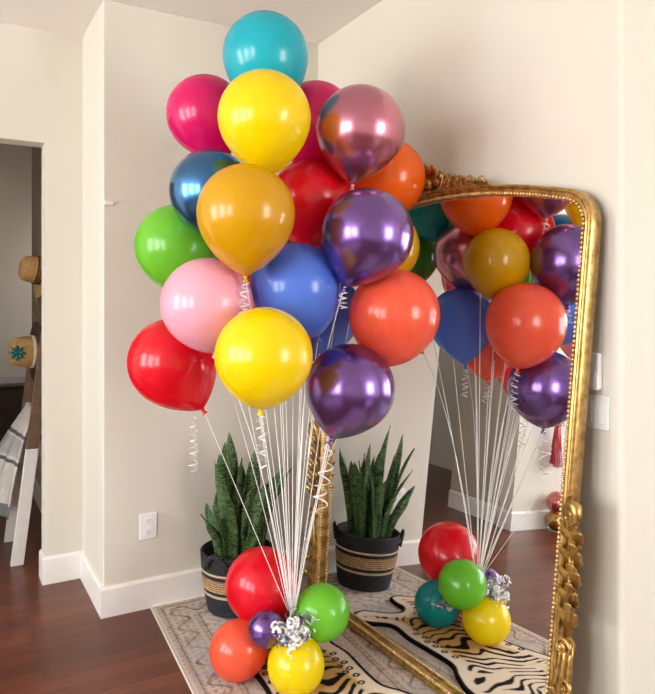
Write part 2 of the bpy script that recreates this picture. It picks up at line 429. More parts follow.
def acanthus(m, s, r, ang, L, w, lift=.02, curl=.02, o0=.024, bend=0.0):
    """a lobed gilt leaf from (s,r) growing at angle ang in the mirror plane, its tip curling out"""
    nu, nv = 6, 10
    def fn(u, v):
        a = ang + bend * v; x = math.sin(v * PI * .93 + .12) ** .7 * w * (1 + .22 * math.sin(v * 15)) * (u * 2 - 1)
        l = L * v; ds = math.cos(ang + bend * v * .5); dr = math.sin(ang + bend * v * .5)
        h = o0 + lift * math.sin(v * PI * .8) + curl * v ** 3 - abs(u * 2 - 1) ** 1.5 * w * .55 + (.0025 * math.cos((u * 2 - 1) * 7))
        return M(s + ds * l - math.sin(a) * x, r + dr * l + math.cos(a) * x, h)
    top = [[fn(i / nu, j / nv) for i in range(nu + 1)] for j in range(nv + 1)]
    vs = [p for row in top for p in row] + [p - Mn * .006 for row in top for p in row]
    k = (nu + 1) * (nv + 1); fs = []
    for j in range(nv):
        for i in range(nu):
            q = (j * (nu + 1) + i, j * (nu + 1) + i + 1, (j + 1) * (nu + 1) + i + 1, (j + 1) * (nu + 1) + i); fs.append(q); fs.append(tuple(k + x for x in reversed(q)))
    rim = [i for i in range(nu + 1)] + [j * (nu + 1) + nu for j in range(1, nv + 1)] + [nv * (nu + 1) + i for i in range(nu - 1, -1, -1)] + [j * (nu + 1) for j in range(nv - 1, 0, -1)]
    for a, b in zip(rim, rim[1:] + rim[:1]): fs.append((a, b, k + b, k + a))
    m.add(vs, fs)
def volute(m, s, r, R0, turns, a0, sgn, th, o=.03, n=36, tail=None):
    pts = []; rad = []
    for i in range(n + 1):
        u = i / n; a = a0 + sgn * 2 * PI * turns * u; q = R0 * (1 - .86 * u)
        pts.append(M(s + q * math.cos(a), r + q * math.sin(a), o + .012 * u)); rad.append(th * (1 - .45 * u))
    if tail: pts = [M(*t) for t in tail] + pts; rad = [th * .9] * len(tail) + rad
    m.tube(pts, rad, 8); m.ball(M(s, r, o + .012), th * 1.25, 8, 6)
def side_ornament(side):
    e = lambda r: (1.709 + .036 * r) if side > 0 else (.309 - .004 * r)
    X = lambda s, r: (e(r) + side * s, r)
    fin = MB()
    # top bud with a curl
    c = X(.0, .775); fin.tube([M(*X(-.012, .70), .03), M(*X(-.014, .75), .036), M(*X(-.008, .79), .044), M(*X(.008, .812), .05), M(*X(.024, .80), .054), M(*X(.03, .775), .054), M(*X(.02, .757), .05), M(*X(.008, .768), .05)], [.008, .012, .016, .018, .018, .015, .012, .008], 10)
    fin.ball(M(*X(.014, .78), .046), .022, 12, 8)
    volute(fin, *X(-.006, .765), .018, 1.4, PI / 2, side, .006, .04)
    fin.build('finial', GOLD, mirror)
    lv = MB()
    for i, r in enumerate((.46, .515, .57, .625, .68)):
        for ds, an, L, w in ((-.016, 94, .064, .013), (.022, 66, .068, .016), (.004, 82, .080, .018)):
            a = math.radians(an) if side > 0 else PI - math.radians(an)
            acanthus(lv, X(ds * .5, r)[0], r, a, L, w, .016, .03, .024 + .003 * (ds == 0), -.3 * side if ds > 0 else .25 * side)
    lv.tube([M(*X(.0, .43), .02), M(*X(.002, .55), .022), M(*X(0, .72), .024)], [(.014, .012)] * 3, 8)
    lv.build('acanthus_swag', GOLD, mirror)
    sc = MB()
    volute(sc, *X(.0, .405), .027, 1.8, -PI / 2, side, .0075, .034)
    sc.ball(M(*X(0, .405), .022), .03, 14, 8, (.6, 1, 1))
    # stem running down to the foot
    for off, th in ((-.016, .008), (.0, .011), (.018, .008)):
        sc.tube([M(*X(off + .004, .425), .026), M(*X(off + .008, .37), .034), M(*X(off * 1.15 + .004, .32), .034), M(*X(off * 1.3 - .004, .27), .032), M(*X(off * 1.2 - .002, .20), .03), M(*X(off, .10), .028), M(*X(off * .8, RB + .012), .028)], [th * .8, th, th * 1.15, th * 1.2, th * 1.2, th * 1.3, th * 1.2], 8)
    volute(sc, *X(.018, .295), .022, 1.5, PI, -side, .007, .034)
    for rr in (.09, .16, .23):
        for an in (60, 105):
            a = math.radians(an) if side > 0 else PI - math.radians(an)
            acanthus(sc, *X(.0, rr), a, .06, .015, .014, .022, .03)
    sc.build('scroll_bracket', GOLD, mirror)
side_ornament(1); side_ornament(-1)
cr = MB()
for sg in (-1, 1):
    f = lambda d: 1.04 + sg * d
    base = lambda d: 1.785 - .17 * d * d
    for d, an, L, w, b in ((.02, 66, .085, .020, 1.0), (.05, 50, .08, .018, 1.1), (.085, 44, .075, .017, 1.2), (.12, 38, .07, .016, 1.2), (.155, 32, .062, .014, 1.3), (.19, 26, .056, .013, 1.3), (.225, 20, .05, .012, 1.3), (.26, 14, .042, .010, 1.2)):
        a = math.radians(an) if sg > 0 else PI - math.radians(an)
        acanthus(cr, f(d), base(d) + .002, a, L, w, .018, .026, .018, -b * sg * .6)
        acanthus(cr, f(d + .015), base(d) - .004, a - sg * .5, L * .8, w * .9, .014, .02, .024, b * sg * .8)
    for d, R0, tn, q in ((.045, .024, 1.7, 1), (.10, .021, 1.6, -1), (.16, .018, 1.6, 1), (.215, .015, 1.5, -1), (.27, .012, 1.5, 1)):
        volute(cr, f(d), base(d) + .006 + R0, R0, tn, -PI / 2, sg * q, R0 * .24, .034)
    cr.tube([M(f(.0), 1.79, .022), M(f(.08), 1.785, .026), M(f(.16), 1.780, .026), M(f(.24), 1.772, .024), M(f(.31), 1.762, .018)], [.010, .010, .009, .008, .005], 8)
for an in (58, 90, 122): acanthus(cr, 1.04, 1.80, math.radians(an), .085, .02, .024, .03, .026)
cr.ball(M(1.04, 1.81, .04), .018, 12, 8)
cr.build('crest', GOLD, mirror)

# ------------------------------------------------------------------ balloons
TAB = {
    'cyan': ((-0.741, -0.988, 2.188), 0.1412, (0.167, 0.069, -0.984), 1.22),
    'yellow1': ((-0.822, -1.159, 1.932), 0.1415, (0.18, 0.2, -0.96), 1.26),
    'mag1': ((-0.855, -0.726, 2.040), 0.1396, (0.285, -0.228, -0.931), 1.25),
    'mag2': ((-0.512, -0.918, 2.016), 0.1420, (-0.16, -0.014, -0.98), 1.3),
    'mauve': ((-0.491, -1.181, 1.929), 0.1458, (-0.114, 0.076, -0.991), 1.22),
    'orange': ((-0.275, -1.014, 1.820), 0.142, (-0.362, 0.093, -0.928), 1.2),
    'navy': ((-0.905, -0.920, 1.736), 0.1370, (0.2, 0.3, -0.93), 1.2),
    'mustard': ((-0.911, -1.227, 1.628), 0.1417, (0.06, 0.16, -0.98), 1.3),
    'red': ((-0.574, -0.990, 1.722), 0.1400, (-0.060, 0.088, -0.994), 1.25),
    'purp': ((-0.530, -1.281, 1.580), 0.1443, (-0.33, 0.2, -0.92), 1.22),
    'yelb': ((-0.342, -1.091, 1.563), 0.1282, (-0.291, 0.181, -0.939), 1.25),
    'lime': ((-0.955, -0.706, 1.568), 0.1458, (0.347, -0.219, -0.912), 1.2),
    'pink': ((-0.968, -1.056, 1.365), 0.1412, (0.22, 0.2, -0.95), 1.12),
    'blue': ((-0.692, -1.114, 1.418), 0.1442, (0.465, 0.062, -0.883), 1.25),
    'blue2': ((-0.427, -0.834, 1.335), 0.138, (-0.30, 0.059, -0.95), 1.42),
    'coral': ((-0.386, -1.224, 1.331), 0.1485, (-0.10, 0.205, -0.976), 1.2),
    'redl': ((-0.982, -0.735, 1.163), 0.151, (0.462, -0.298, -0.835), 1.30),
    'yel2': ((-0.874, -1.270, 1.216), 0.1406, (0.03, 0.2, -0.97), 1.14),
    'purp2': ((-0.546, -1.206, 1.095), 0.1434, (-0.29, 0.2, -0.93), 1.2),
    'teal': ((-0.330, -0.655, 1.845), 0.1409, (-0.365, -0.186, -0.912), 1.30),
    'green': ((-0.398, -0.484, 1.664), 0.1409, (-0.123, -0.392, -0.912), 1.30),
    'mauveR': ((-0.420, -0.835, 1.622), 0.138, (-0.094, -0.215, -0.972), 1.30),
    'redsl': ((-0.504, -0.417, 1.356), 0.1410, (-0.076, -0.403, -0.912), 1.25),
    'coral2': ((-0.620, -0.810, 1.252), 0.135, (0.10, -0.25, -0.96), 1.25),
    'salmon': ((-0.715, -0.562, 1.572), 0.1391, (0.122, -0.392, -0.912), 1.30),
    'b_red': ((-0.621, -0.688, 0.299), 0.1376, (0.203, -0.848, -0.490), 1.12),
    'b_lime': ((-0.487, -0.921, 0.257), 0.0980, (-0.743, 0.491, -0.455), 1.10),
    'b_yel': ((-0.610, -0.953, 0.113), 0.0990, (0.226, 0.713, 0.663), 1.10),
    'b_coral': ((-0.746, -0.761, 0.115), 0.1034, (0.786, -0.470, 0.402), 1.10),
    'b_purp': ((-0.685, -0.870, 0.222), 0.0644, (0.975, 0.089, -0.205), 1.10),
    'b_teal': ((-0.525, -0.746, 0.111), 0.0985, (-0.355, -0.735, 0.577), 1.10),
}
LC = dict(cyan=(30, 190, 208), yellow=(252, 226, 0), magenta=(230, 14, 112), orange=(250, 110, 6), mustard=(224, 170, 6), red=(238, 16, 40), lime=(120, 208, 52), pink=(250, 186, 205), blue=(92, 134, 236), coral=(252, 102, 70), teal=(0, 158, 158), green=(70, 140, 30), salmon=(238, 112, 122))
LAT = {k: latex('latex_' + k, rgb(*v)) for k, v in LC.items()}
def chrome(name, col):
    m, nt, b, o = newmat(name)
    n = noise_tex(nt, texco(nt), 9, 2); lo = tuple(c * .9 for c in col[:3]) + (1,)
    r = ramp(nt, n.outputs['Fac'], [(.3, lo), (.7, col)]); nt.links.new(r.outputs['Color'], b.inputs['Base Color'])
    b.inputs['Metallic'].default_value = .92; b.inputs['Roughness'].default_value = .26; b.inputs['Coat Weight'].default_value = .6; b.inputs['Coat Roughness'].default_value = .12
    return m
CH = dict(mauve=chrome('chrome_mauve', rgb(206, 130, 150)), purple=chrome('chrome_purple', rgb(128, 92, 168)), navy=chrome('chrome_blue', rgb(58, 116, 170)), gold=chrome('chrome_gold', rgb(190, 150, 80)), rose=chrome('chrome_rose', rgb(206, 120, 116)))
G1 = 'helium balloons of the bouquet'; G2 = 'balloons clustered at the foot of the bouquet'
INFO = {
    'cyan': ('cyan', 'turquoise latex balloon at the very top of the bouquet'),
    'yellow1': ('yellow', 'bright yellow latex balloon just below the turquoise one'),
    'mag1': ('magenta', 'magenta latex balloon left of the upper bright yellow one'),
    'mag2': ('magenta', 'magenta latex balloon half hidden behind the mauve chrome balloon'),
    'mauve': ('~mauve', 'mauve chrome balloon on the upper right of the bouquet front'),
    'orange': ('orange', 'orange latex balloon behind the mauve and purple chrome balloons, by the mirror crest'),
    'navy': ('~navy', 'dark blue chrome balloon left of the mustard balloon'),
    'mustard': ('mustard', 'big mustard gold latex balloon in the middle front of the bouquet'),
    'red': ('red', 'red latex balloon between the mustard and upper purple chrome balloons'),
    'purp': ('~purple', 'purple chrome balloon on the right, above the coral balloon'),
    'yelb': ('mustard', 'mustard latex balloon behind the upper purple chrome one, clear in the mirror'),
    'lime': ('lime', 'lime green latex balloon at the left edge of the bouquet above the pink one'),
    'pink': ('pink', 'pale pink latex balloon on the left above the low red one'),
    'blue': ('blue', 'blue latex balloon in the middle, right of the pink one'),
    'blue2': ('blue', 'blue latex balloon behind the coral one, facing the mirror'),
    'coral': ('coral', 'coral latex balloon at the right edge of the bouquet next to the mirror'),
    'redl': ('red', 'red latex balloon lowest on the left of the bouquet, tail at lower right'),
    'yel2': ('yellow', 'bright yellow latex balloon low in the middle front of the bouquet'),
    'purp2': ('~purple', 'purple chrome balloon lowest on the right of the bouquet, below the coral one'),
    'teal': ('teal', 'teal latex balloon hidden behind the bouquet, seen at the mirror glass top left'),
    'green': ('green', 'dark green balloon behind the bouquet, seen in the mirror below the teal one'),
    'mauveR': ('~mauve', 'mauve chrome balloon inside the bouquet, seen only in the mirror left of the mustard'),
    'redsl': ('red', 'red latex balloon at the back of the bouquet, a sliver between pink and blue ones'),
    'coral2': ('coral', 'coral latex balloon low at the back of the bouquet, seen only in the mirror'),
    'salmon': ('salmon', 'salmon pink latex balloon mostly hidden between lime, mustard and pale pink ones'),
    'b_red': ('red', 'large red balloon at the foot of the bouquet in front of the plant basket'),
    'b_lime': ('lime', 'lime green balloon at the foot of the bouquet right of the silver bow'),
    'b_yel': ('yellow', 'yellow balloon resting on the tiger rug at the foot of the bouquet'),
    'b_coral': ('coral', 'coral balloon resting on the faded rug, leftmost at the bouquet foot'),
    'b_purp': ('~purple', 'small purple balloon between the foot balloons left of the silver bow'),
    'b_teal': ('teal', 'teal balloon hidden at the back of the bouquet foot, seen in the mirror'),
}
TAPER = dict(mauve=.86, purp=.84, purp2=.84, redl=.80, yellow1=.80, mustard=.80, yel2=.72, pink=.68, lime=.62, mag2=.62, coral=.66, cyan=.62, navy=.7, blue2=.86)
KNOT = V((-.598, -.900, .31))
def balloon_mesh(X, r, dv, L, n=48, taper=.55):
    X = V(X); up = -V(dv).normalized(); prof = [(0.0001, r)]
    for i in range(1, 15): a = PI / 2 * i / 14; prof.append((r * math.sin(a), r * math.cos(a)))
    nl = 18; ex = taper
    for i in range(1, nl + 1):
        s = math.sin(PI / 2 * i / nl) * .993; prof.append((max(.0045, r * (1 - s * s) ** ex), -L * r * s))
    return MB().lathe(X, up, prof, n), X - up * L * r, -up
def spiral(p0, p1, R0, turns, n=None, w=.0018):
    """a curled ribbon from p0 to p1"""
    p0, p1 = V(p0), V(p1); ax = (p1 - p0); u = ax.orthogonal().normalized(); v = ax.normalized().cross(u); n = n or int(turns * 12); pts = []
    for i in range(n + 1):
        t = i / n; a = 2 * PI * turns * t + math.sin(t * 9) * .6; q = R0 * min(1, t * 6 + .15) * (1 + .25 * math.sin(t * 23))
        pts.append(p0 + ax * t + u * q * math.cos(a) + v * q * math.sin(a))
    return MB().tube(pts, [(w * .35, w * 1.6)] * len(pts), 6)
CURLS = {'redl': (.195, .013, 9), 'mustard': (.12, .012, 6), 'purp2': (.20, .022, 5), 'coral': (.15, .014, 7), 'purp': (.06, .012, 4), 'blue2': (.13, .012, 6), 'yel2': (.16, .012, 7), 'yelb': (.10, .012, 5), 'mauve': (.06, .012, 3), 'coral2': (.09, .012, 5)}
for k, (X, r, dv, L) in TAB.items():
    ck, label = INFO[k]; base = k.startswith('b_'); mat = CH[ck[1:]] if ck[0] == '~' else LAT[ck]
    mb, tip, td = balloon_mesh(X, r, dv, L, taper=.56 if base else TAPER.get(k, .76))
    nm = 'foil_chrome_balloon' if ck[0] == '~' else 'latex_balloon'
    nm = 'chrome_balloon' if ck[0] == '~' else 'latex_balloon'
    o = tag(mb.build(nm, mat, origin=X), label, 'balloon', G2 if base else G1)
    kn = MB().lathe(tip - td * .004, td, [(.0045, -.002), (.0055, .002), (.0075, .006), (.006, .010), (.004, .012), (.008, .017), (.0105, .021), (.009, .0225), (.002, .018)], 14)
    kn.build('knot', mat, o)
    if base: continue
    a = tip + td * .009; hub = V((KNOT.x + (X[0] - KNOT.x) * .035, KNOT.y + (X[1] - KNOT.y) * .035, KNOT.z - .03))
    ax_ = V((KNOT.x, KNOT.y, 0)); z = a.z
    pts = []
    high = z > 1.1
    mid = V((KNOT.x + (a.x - KNOT.x) * (.30 if k in ('coral', 'purp') else .52), KNOT.y + (a.y - KNOT.y) * (.30 if k in ('coral', 'purp') else .52), .92 + .12 * random.random()))
    for i in range(25):
        t = i / 24
        if high: p = a * (1 - t) ** 2 + mid * 2 * t * (1 - t) + hub * t * t
        else: p = a.lerp(hub, t) + V((0, 0, 0))
        pts.append(p)
    MB().tube(pts, [(.0009, .0023)] * len(pts), 6).build('ribbon', RIB, o)
    if k in CURLS:
        ln, R0, tn = CURLS[k]; e = a + V((.012 * random.uniform(-1, 1), .012 * random.uniform(-1, 1), -ln))
        if k == 'redl': a2 = a + V((-.035, .01, -.01)); e = a2 + V((0, 0, -ln)); 
        elif k == 'purp2': a2 = a + V((-.01, 0, -.01)); e = a2 + V((-.03, 0, -ln))
        else: a2 = a
        spiral(a2, e, R0, tn).build('curled_ribbon', STR, o)

# silver curled bow where the ribbons are gathered
bow = thing('ribbon_bow', (-.60, -.925, .20), 'bow of silver and white curled ribbon tying the bouquet foot together', 'ribbon bow')
SILV = plain('silver_ribbon', rgb(216, 216, 222), .22, .55, var=.12, scale=60)
LILAC = plain('grey_ribbon', rgb(120, 118, 130), .3, .5, var=.15, scale=60)
c0 = V((-.622, -.955, .245)); rb = random.Random(3)
for i in range(78):
    a = rb.uniform(0, 2 * PI); el = rb.uniform(-.75, .9); d = V((math.cos(a) * math.cos(el), math.sin(a) * math.cos(el) * .9, math.sin(el)))
    c1 = c0 if i % 4 else V((-.50, -.86, .165))
    L = rb.uniform(.05, .098); p0 = c1 + d * .008; p1 = c1 + d * L + V((0, 0, rb.uniform(-.02, .01)))
    m = spiral(p0, p1, rb.uniform(.007, .012), rb.uniform(1.5, 3.2), w=.0036)
    m.build('ribbon_curl', (SILV, RIB, SILV, LILAC)[i % 4], bow)
MB().tube([KNOT + V((0, 0, -.045)), KNOT, KNOT + V((0, 0, .01))], [.009, .011, .008], 10).build('tie', RIB, bow)

# ------------------------------------------------------------------ potted snake plant
PC = V((-.526, -.205, .012))
plant = thing('potted_snake_plant', PC, 'snake plant in a black and tan woven basket in the wall corner by the mirror', 'potted plant')
def weave(name, col, col2, sc=70):
    m, nt, b, o = newmat(name)
    w = nt.nodes.new('ShaderNodeTexWave'); w.bands_direction = 'Z'; w.inputs['Scale'].default_value = sc * .45; w.inputs['Distortion'].default_value = 2.5; w.inputs['Detail Scale'].default_value = 5
    nt.links.new(texco(nt), w.inputs['Vector']); n = noise_tex(nt, texco(nt), 55, 3)
    mxx = nt.nodes.new('ShaderNodeMath'); mxx.operation = 'MULTIPLY'; nt.links.new(w.outputs['Fac'], mxx.inputs[0]); nt.links.new(n.outputs['Fac'], mxx.inputs[1])
    r = ramp(nt, mxx.outputs[0], [(.1, col2), (.5, col)]); nt.links.new(r.outputs['Color'], b.inputs['Base Color']); b.inputs['Roughness'].default_value = .8
    bump(nt, b, mxx.outputs[0], .6, .004); return m
BLK = weave('black_woven', rgb(44, 45, 50), rgb(22, 22, 26)); JUTE = weave('jute_woven', rgb(206, 172, 128), rgb(128, 96, 62)); CRM = weave('pale_woven', rgb(214, 196, 168), rgb(170, 148, 118))
def rad(z): return .128 + .032 * (z / .26) + .006 * math.sin(z / .26 * PI)
def ring(z0, z1, ex, rows):
    pr = []
    for i in range(rows * 6 + 1):
        t = i / (rows * 6); z = z0 + (z1 - z0) * t; pr.append((rad(z) + ex + .0022 * abs(math.sin(t * rows * PI)), z))
    pr += [(rad(z1) - .008, z1), (rad(z0) - .008, z0)]
    return MB().lathe(PC, (0, 0, 1), pr, 56, closed=True)
pr = [(.001, 0), (.12, 0)]
for i in range(0, 157): z = .26 * i / 156; pr.append((rad(z) + .0022 * abs(math.sin(z / .0087 * PI)), z))
pr += [(rad(.26) - .004, .263), (rad(.26) - .012, .258), (rad(.20) - .012, .20), (.001, .20)]
MB().lathe(PC, (0, 0, 1), pr, 56).build('basket', BLK, plant)
ring(.178, .19, .0015, 1).build('pale_band', CRM, plant); ring(.108, .163, .002, 5).build('jute_band', JUTE, plant); ring(.082, .094, .0015, 1).build('pale_band', CRM, plant)
for sgn in (-1, 1):
    a0 = math.radians(35 if sgn > 0 else 215); h = MB(); pts = []
    for i in range(17):
        t = i / 16; a = a0 + (t - .5) * .7; q = rad(.245) + .010 + .006 * math.sin(PI * t); pts.append(PC + V((math.cos(a) * q, math.sin(a) * q, .215 + .06 * math.sin(PI * t))))
    h.tube(pts, [(.011, .005)] * 17, 8); h.build('handle', BLK, plant)
MB().lathe(PC, (0, 0, 1), [(.001, .212), (.10, .210), (rad(.2) - .014, .205), (rad(.2) - .014, .198), (.001, .198)], 32).build('soil', plain('potting_soil', rgb(50, 38, 30), .95, var=.4, scale=90, bmp=.8), plant)
def leafmat():
    m, nt, b, o = newmat('snake_leaf')
    at = nt.nodes.new('ShaderNodeUVMap'); at.uv_map = 'leaf_uv'
    mp = nt.nodes.new('ShaderNodeMapping'); mp.inputs['Scale'].default_value = (.8, 3.2, 1); nt.links.new(at.outputs[0], mp.inputs[0])
    n = noise_tex(nt, mp.outputs[0], 4.5, 4, .65, 1.2)
    r = ramp(nt, n.outputs['Fac'], [(.38, rgb(16, 36, 21)), (.47, rgb(34, 64, 32)), (.545, rgb(116, 146, 90)), (.61, rgb(38, 72, 37))])
    nt.links.new(r.outputs['Color'], b.inputs['Base Color']); b.inputs['Roughness'].default_value = .38; b.inputs['Specular IOR Level'].default_value = .4
    return m
LEAF = leafmat()
def snake_leaf(b0, tip, w, twist, bow_=0.02):
    b0, tip = V(b0), V(tip); nv, nu = 22, 6; ax = (tip - b0); L = ax.length
    side0 = V((math.cos(twist), math.sin(twist), 0)); out = V((tip.x - b0.x, tip.y - b0.y, 0))
    rows = []; uv = []; ph = random.uniform(0, 9); vo = random.uniform(0, 40)
    for j in range(nv + 1):
        t = j / nv; p = b0 + ax * t + V((-out.x, -out.y, 0)) * (.25 * math.sin(PI * t)) ; p.z += .0
        a = twist + .7 * (t - .3) * math.sin(ph); sd = V((math.cos(a), math.sin(a), 0)); nn = V((-math.sin(a), math.cos(a), 0))
        ww = w * (.55 + .45 * min(1, t * 2.6)) * (1 - max(0, (t - .66) / .34) ** 2.2) ; ww = max(ww, .0008)
        rows.append([p + sd * ww * .5 * x + nn * (.22 * ww * (x * x) + .004 * math.sin(5 * t + ph) * x) for x in [-1 + 2 * i / nu for i in range(nu + 1)]])
        uv.append([(i / nu * w * 10 + vo, t * L * 10 + vo) for i in range(nu + 1)])
    th = .0028; vs = []; uvs = []
    for sgn in (1, -1):
        for j, row in enumerate(rows):
            nn = (row[-1] - row[0]).cross(ax).normalized()
            for i, p in enumerate(row): vs.append(p + nn * sgn * th * (1 - .8 * abs(-1 + 2 * i / nu)) * (1 - .7 * j / nv)); uvs.append(uv[j][i])
    k = (nu + 1) * (nv + 1); fs = []
    for j in range(nv):
        for i in range(nu):
            q = (j * (nu + 1) + i, j * (nu + 1) + i + 1, (j + 1) * (nu + 1) + i + 1, (j + 1) * (nu + 1) + i); fs += [q, tuple(k + x for x in reversed(q))]
        fs += [(j * (nu + 1), (j + 1) * (nu + 1), k + (j + 1) * (nu + 1), k + j * (nu + 1)), (j * (nu + 1) + nu, k + j * (nu + 1) + nu, k + (j + 1) * (nu + 1) + nu, (j + 1) * (nu + 1) + nu)]
    fs += [tuple(nv * (nu + 1) + i for i in range(nu + 1)) + tuple(k + nv * (nu + 1) + i for i in range(nu, -1, -1))]
    m = MB().add(vs, fs); o = m.build('leaf', LEAF, plant)
    ul = o.data.uv_layers.new(name='leaf_uv')
    for lp in o.data.loops: ul.data[lp.index].uv = uvs[lp.vertex_index]
TIPS = [(-.575, -.235, .80, .05), (-.595, -.163, .69, .048), (-.645, -.139, .47, .04), (-.455, -.244, .71, .05), (-.345, -.312, .64, .046), (-.615, -.29, .77, .052), (-.675, -.32, .70, .046),
        (-.375, -.095, .66, .046), (-.432, -.127, .60, .046), (-.488, -.160, .645, .048), (-.690, -.335, .52, .04), (-.54, -.20, .60, .055), (-.57, -.30, .58, .052), (-.50, -.30, .55, .05), (-.62, -.22, .56, .05), (-.44, -.20, .50, .048), (-.56, -.13, .52, .045), (-.40, -.26, .46, .042), (-.635, -.27, .44, .04), (-.52, -.25, .68, .05), (-.47, -.33, .42, .04), (-.66, -.19, .38, .036), (-.43, -.30, .57, .042), (-.60, -.26, .66, .05), (-.55, -.16, .63, .05), (-.41, -.17, .56, .046), (-.48, -.22, .60, .052), (-.64, -.24, .53, .048), (-.50, -.27, .48, .05), (-.37, -.27, .53, .042), (-.58, -.20, .50, .05), (-.31, -.33, .635, .046), (-.335, -.30, .55, .044), (-.40, -.31, .60, .046), (-.665, -.12, .42, .034), (-.70, -.29, .44, .04), (-.655, -.35, .60, .046)]
rl = random.Random(11)
for i, (x, y, z, w) in enumerate(TIPS):
    bx_ = PC.x + (x - PC.x) * .5 + rl.uniform(-.02, .02); by_ = PC.y + (y - PC.y) * .5 + rl.uniform(-.02, .02)
    d = V((bx_ - PC.x, by_ - PC.y, 0))
    if d.length > .09: d *= .09 / d.length
    snake_leaf((PC.x + d.x, PC.y + d.y, PC.z + .2), (x, y, z), w * 1.35, rl.uniform(0, PI) if i % 3 else math.radians(-30 + rl.uniform(-25, 25)))

# ------------------------------------------------------------------ rugs
def rugmat():
    m, nt, b, o = newmat('faded_oriental_pile')
    t = nt.nodes.new('ShaderNodeAttribute'); t.attribute_name = 'pile_col'
    n = noise_tex(nt, texco(nt), 260, 2); mx = nt.nodes.new('ShaderNodeMixRGB'); mx.blend_type = 'MULTIPLY'; mx.inputs[0].default_value = .35
    r = ramp(nt, n.outputs['Fac'], [(.25, (.6, .58, .56, 1)), (.65, (1, 1, 1, 1))])
    nt.links.new(t.outputs['Color'], mx.inputs[1]); nt.links.new(r.outputs['Color'], mx.inputs[2]); nt.links.new(mx.outputs[0], b.inputs['Base Color'])
    b.inputs['Roughness'].default_value = .95; b.inputs['Specular IOR Level'].default_value = .1; bump(nt, b, n.outputs['Fac'], .5, .003)
    return m
PILE = rugmat()
def vnoise(x, y, seed=0.0):
    xi = np.floor(x).astype(int); yi = np.floor(y).astype(int); fx = x - xi; fy = y - yi; fx = fx * fx * (3 - 2 * fx); fy = fy * fy * (3 - 2 * fy)
    def h(a, b): v = np.sin(a * 127.1 + b * 311.7 + seed * 74.7) * 43758.5453; return v - np.floor(v)
    return (h(xi, yi) * (1 - fx) + h(xi + 1, yi) * fx) * (1 - fy) + (h(xi, yi + 1) * (1 - fx) + h(xi + 1, yi + 1) * fx) * fy
def fbm(x, y, s=0, o=3): return sum(vnoise(x * 2 ** i, y * 2 ** i, s + i) * .5 ** (i + 1) for i in range(o)) / (1 - .5 ** o)
def L3(*c): return np.array([s2l(q) for q in c])
def mix(a, b, t): return a * (1 - t[..., None]) + b * t[..., None]
# big faded rug: local frame u across (0..RW), v along (0..RL), turned a little
RW, RL, RZ = .83, 2.35, .010
RA = math.radians(-3.6)
def rug_pt(u, v, z=0): 
    x, y = u, -v
    return V((-.862 + x * math.cos(RA) - y * math.sin(RA) * -1 * -1, -.022 + y * math.cos(RA) + x * math.sin(RA) * 0, z)) if False else V((-.862 + u - v * .068, -.022 - v - u * .0, z))
NU, NV = 190, 540
u = np.linspace(0, RW, NU + 1); v = np.linspace(0, RL, NV + 1); U, Vv = np.meshgrid(u, v)
ed = np.minimum(np.minimum(U, RW - U), np.minimum(Vv, RL - Vv))
cream = L3(214, 203, 190); grey = L3(136, 130, 128); blue = L3(108, 116, 130); rose = L3(188, 142, 130); tan = L3(176, 146, 112); dark = L3(84, 78, 76)
wu = U + .012 * (fbm(U * 22, Vv * 22, 3) - .5); wv = Vv + .012 * (fbm(U * 22, Vv * 22, 9) - .5)
C = np.broadcast_to(cream, U.shape + (3,)).copy()
def sm(x, a, b): t = np.clip((x - a) / (b - a), 0, 1); return t * t * (3 - 2 * t)
# scrolling flowers built from mirrored rosettes
def rosette(cu, cv, px, py, seed, R):
    a = (cu / px) % 1 - .5; b = (cv / py) % 1 - .5; rr = np.hypot(a * px, b * py) / R; th = np.arctan2(b * py, a * px)
    return rr, th
rr, th = rosette(wu, wv, .19, .19, 0, .07); pet = rr / (.72 + .28 * np.cos(6 * th))
C = mix(C, rose, .75 * (1 - sm(np.abs(pet - .75), .08, .16))); C = mix(C, blue, .85 * (1 - sm(pet, .3, .38))); C = mix(C, tan, .8 * (1 - sm(pet, .10, .16)))
vine = np.abs(np.sin(wu * 34 + 1.6 * np.sin(wv * 33)) + .55 * np.sin(wv * 52 + 1.2 * np.sin(wu * 41))); C = mix(C, dark, .75 * (1 - sm(vine, .05, .24)) * sm(pet, .9, 1.05))
lf = np.abs(np.sin(wu * 71 + 2 * np.sin(wv * 40)) * np.sin(wv * 66 + 1.5 * np.sin(wu * 44))); C = mix(C, grey, .6 * sm(lf, .62, .8))
wash = fbm(U * 6, Vv * 6, 21); C = mix(C, L3(176, 178, 182), .6 * sm(wash, .5, .75)); C = mix(C, L3(206, 184, 176), .5 * sm(fbm(U * 5, Vv * 5, 31), .52, .75))
# border bands
band = (ed < .17)
bc = np.broadcast_to(L3(200, 186, 172), U.shape + (3,)).copy(); along = np.where((np.minimum(U, RW - U) < np.minimum(Vv, RL - Vv)), wv, wu); across = ed + .006 * (fbm(U * 30, Vv * 30, 5) - .5)
sc_ = np.abs(across - (.095 + .032 * np.sin(along * 42))); bc = mix(bc, dark, .85 * (1 - sm(sc_, .004, .010)))
rb_ = np.hypot((along % .1496) - .0748, across - .095) / .034; bc = mix(bc, rose, .7 * (1 - sm(np.abs(rb_ - .7), .1, .2))); bc = mix(bc, L3(120, 116, 120), .7 * (1 - sm(rb_, .28, .4)))
lv_ = np.abs(np.sin(along * 95 + 3 * np.sin(across * 70))) * np.abs(np.sin(across * 110)); bc = mix(bc, grey, .8 * sm(lv_, .55, .75)); bc = mix(bc, tan, .4 * sm(fbm(U * 30, Vv * 30, 44), .55, .7))
bc = mix(bc, L3(186, 186, 188), .5 * sm(fbm(U * 7, Vv * 7, 61), .5, .72))
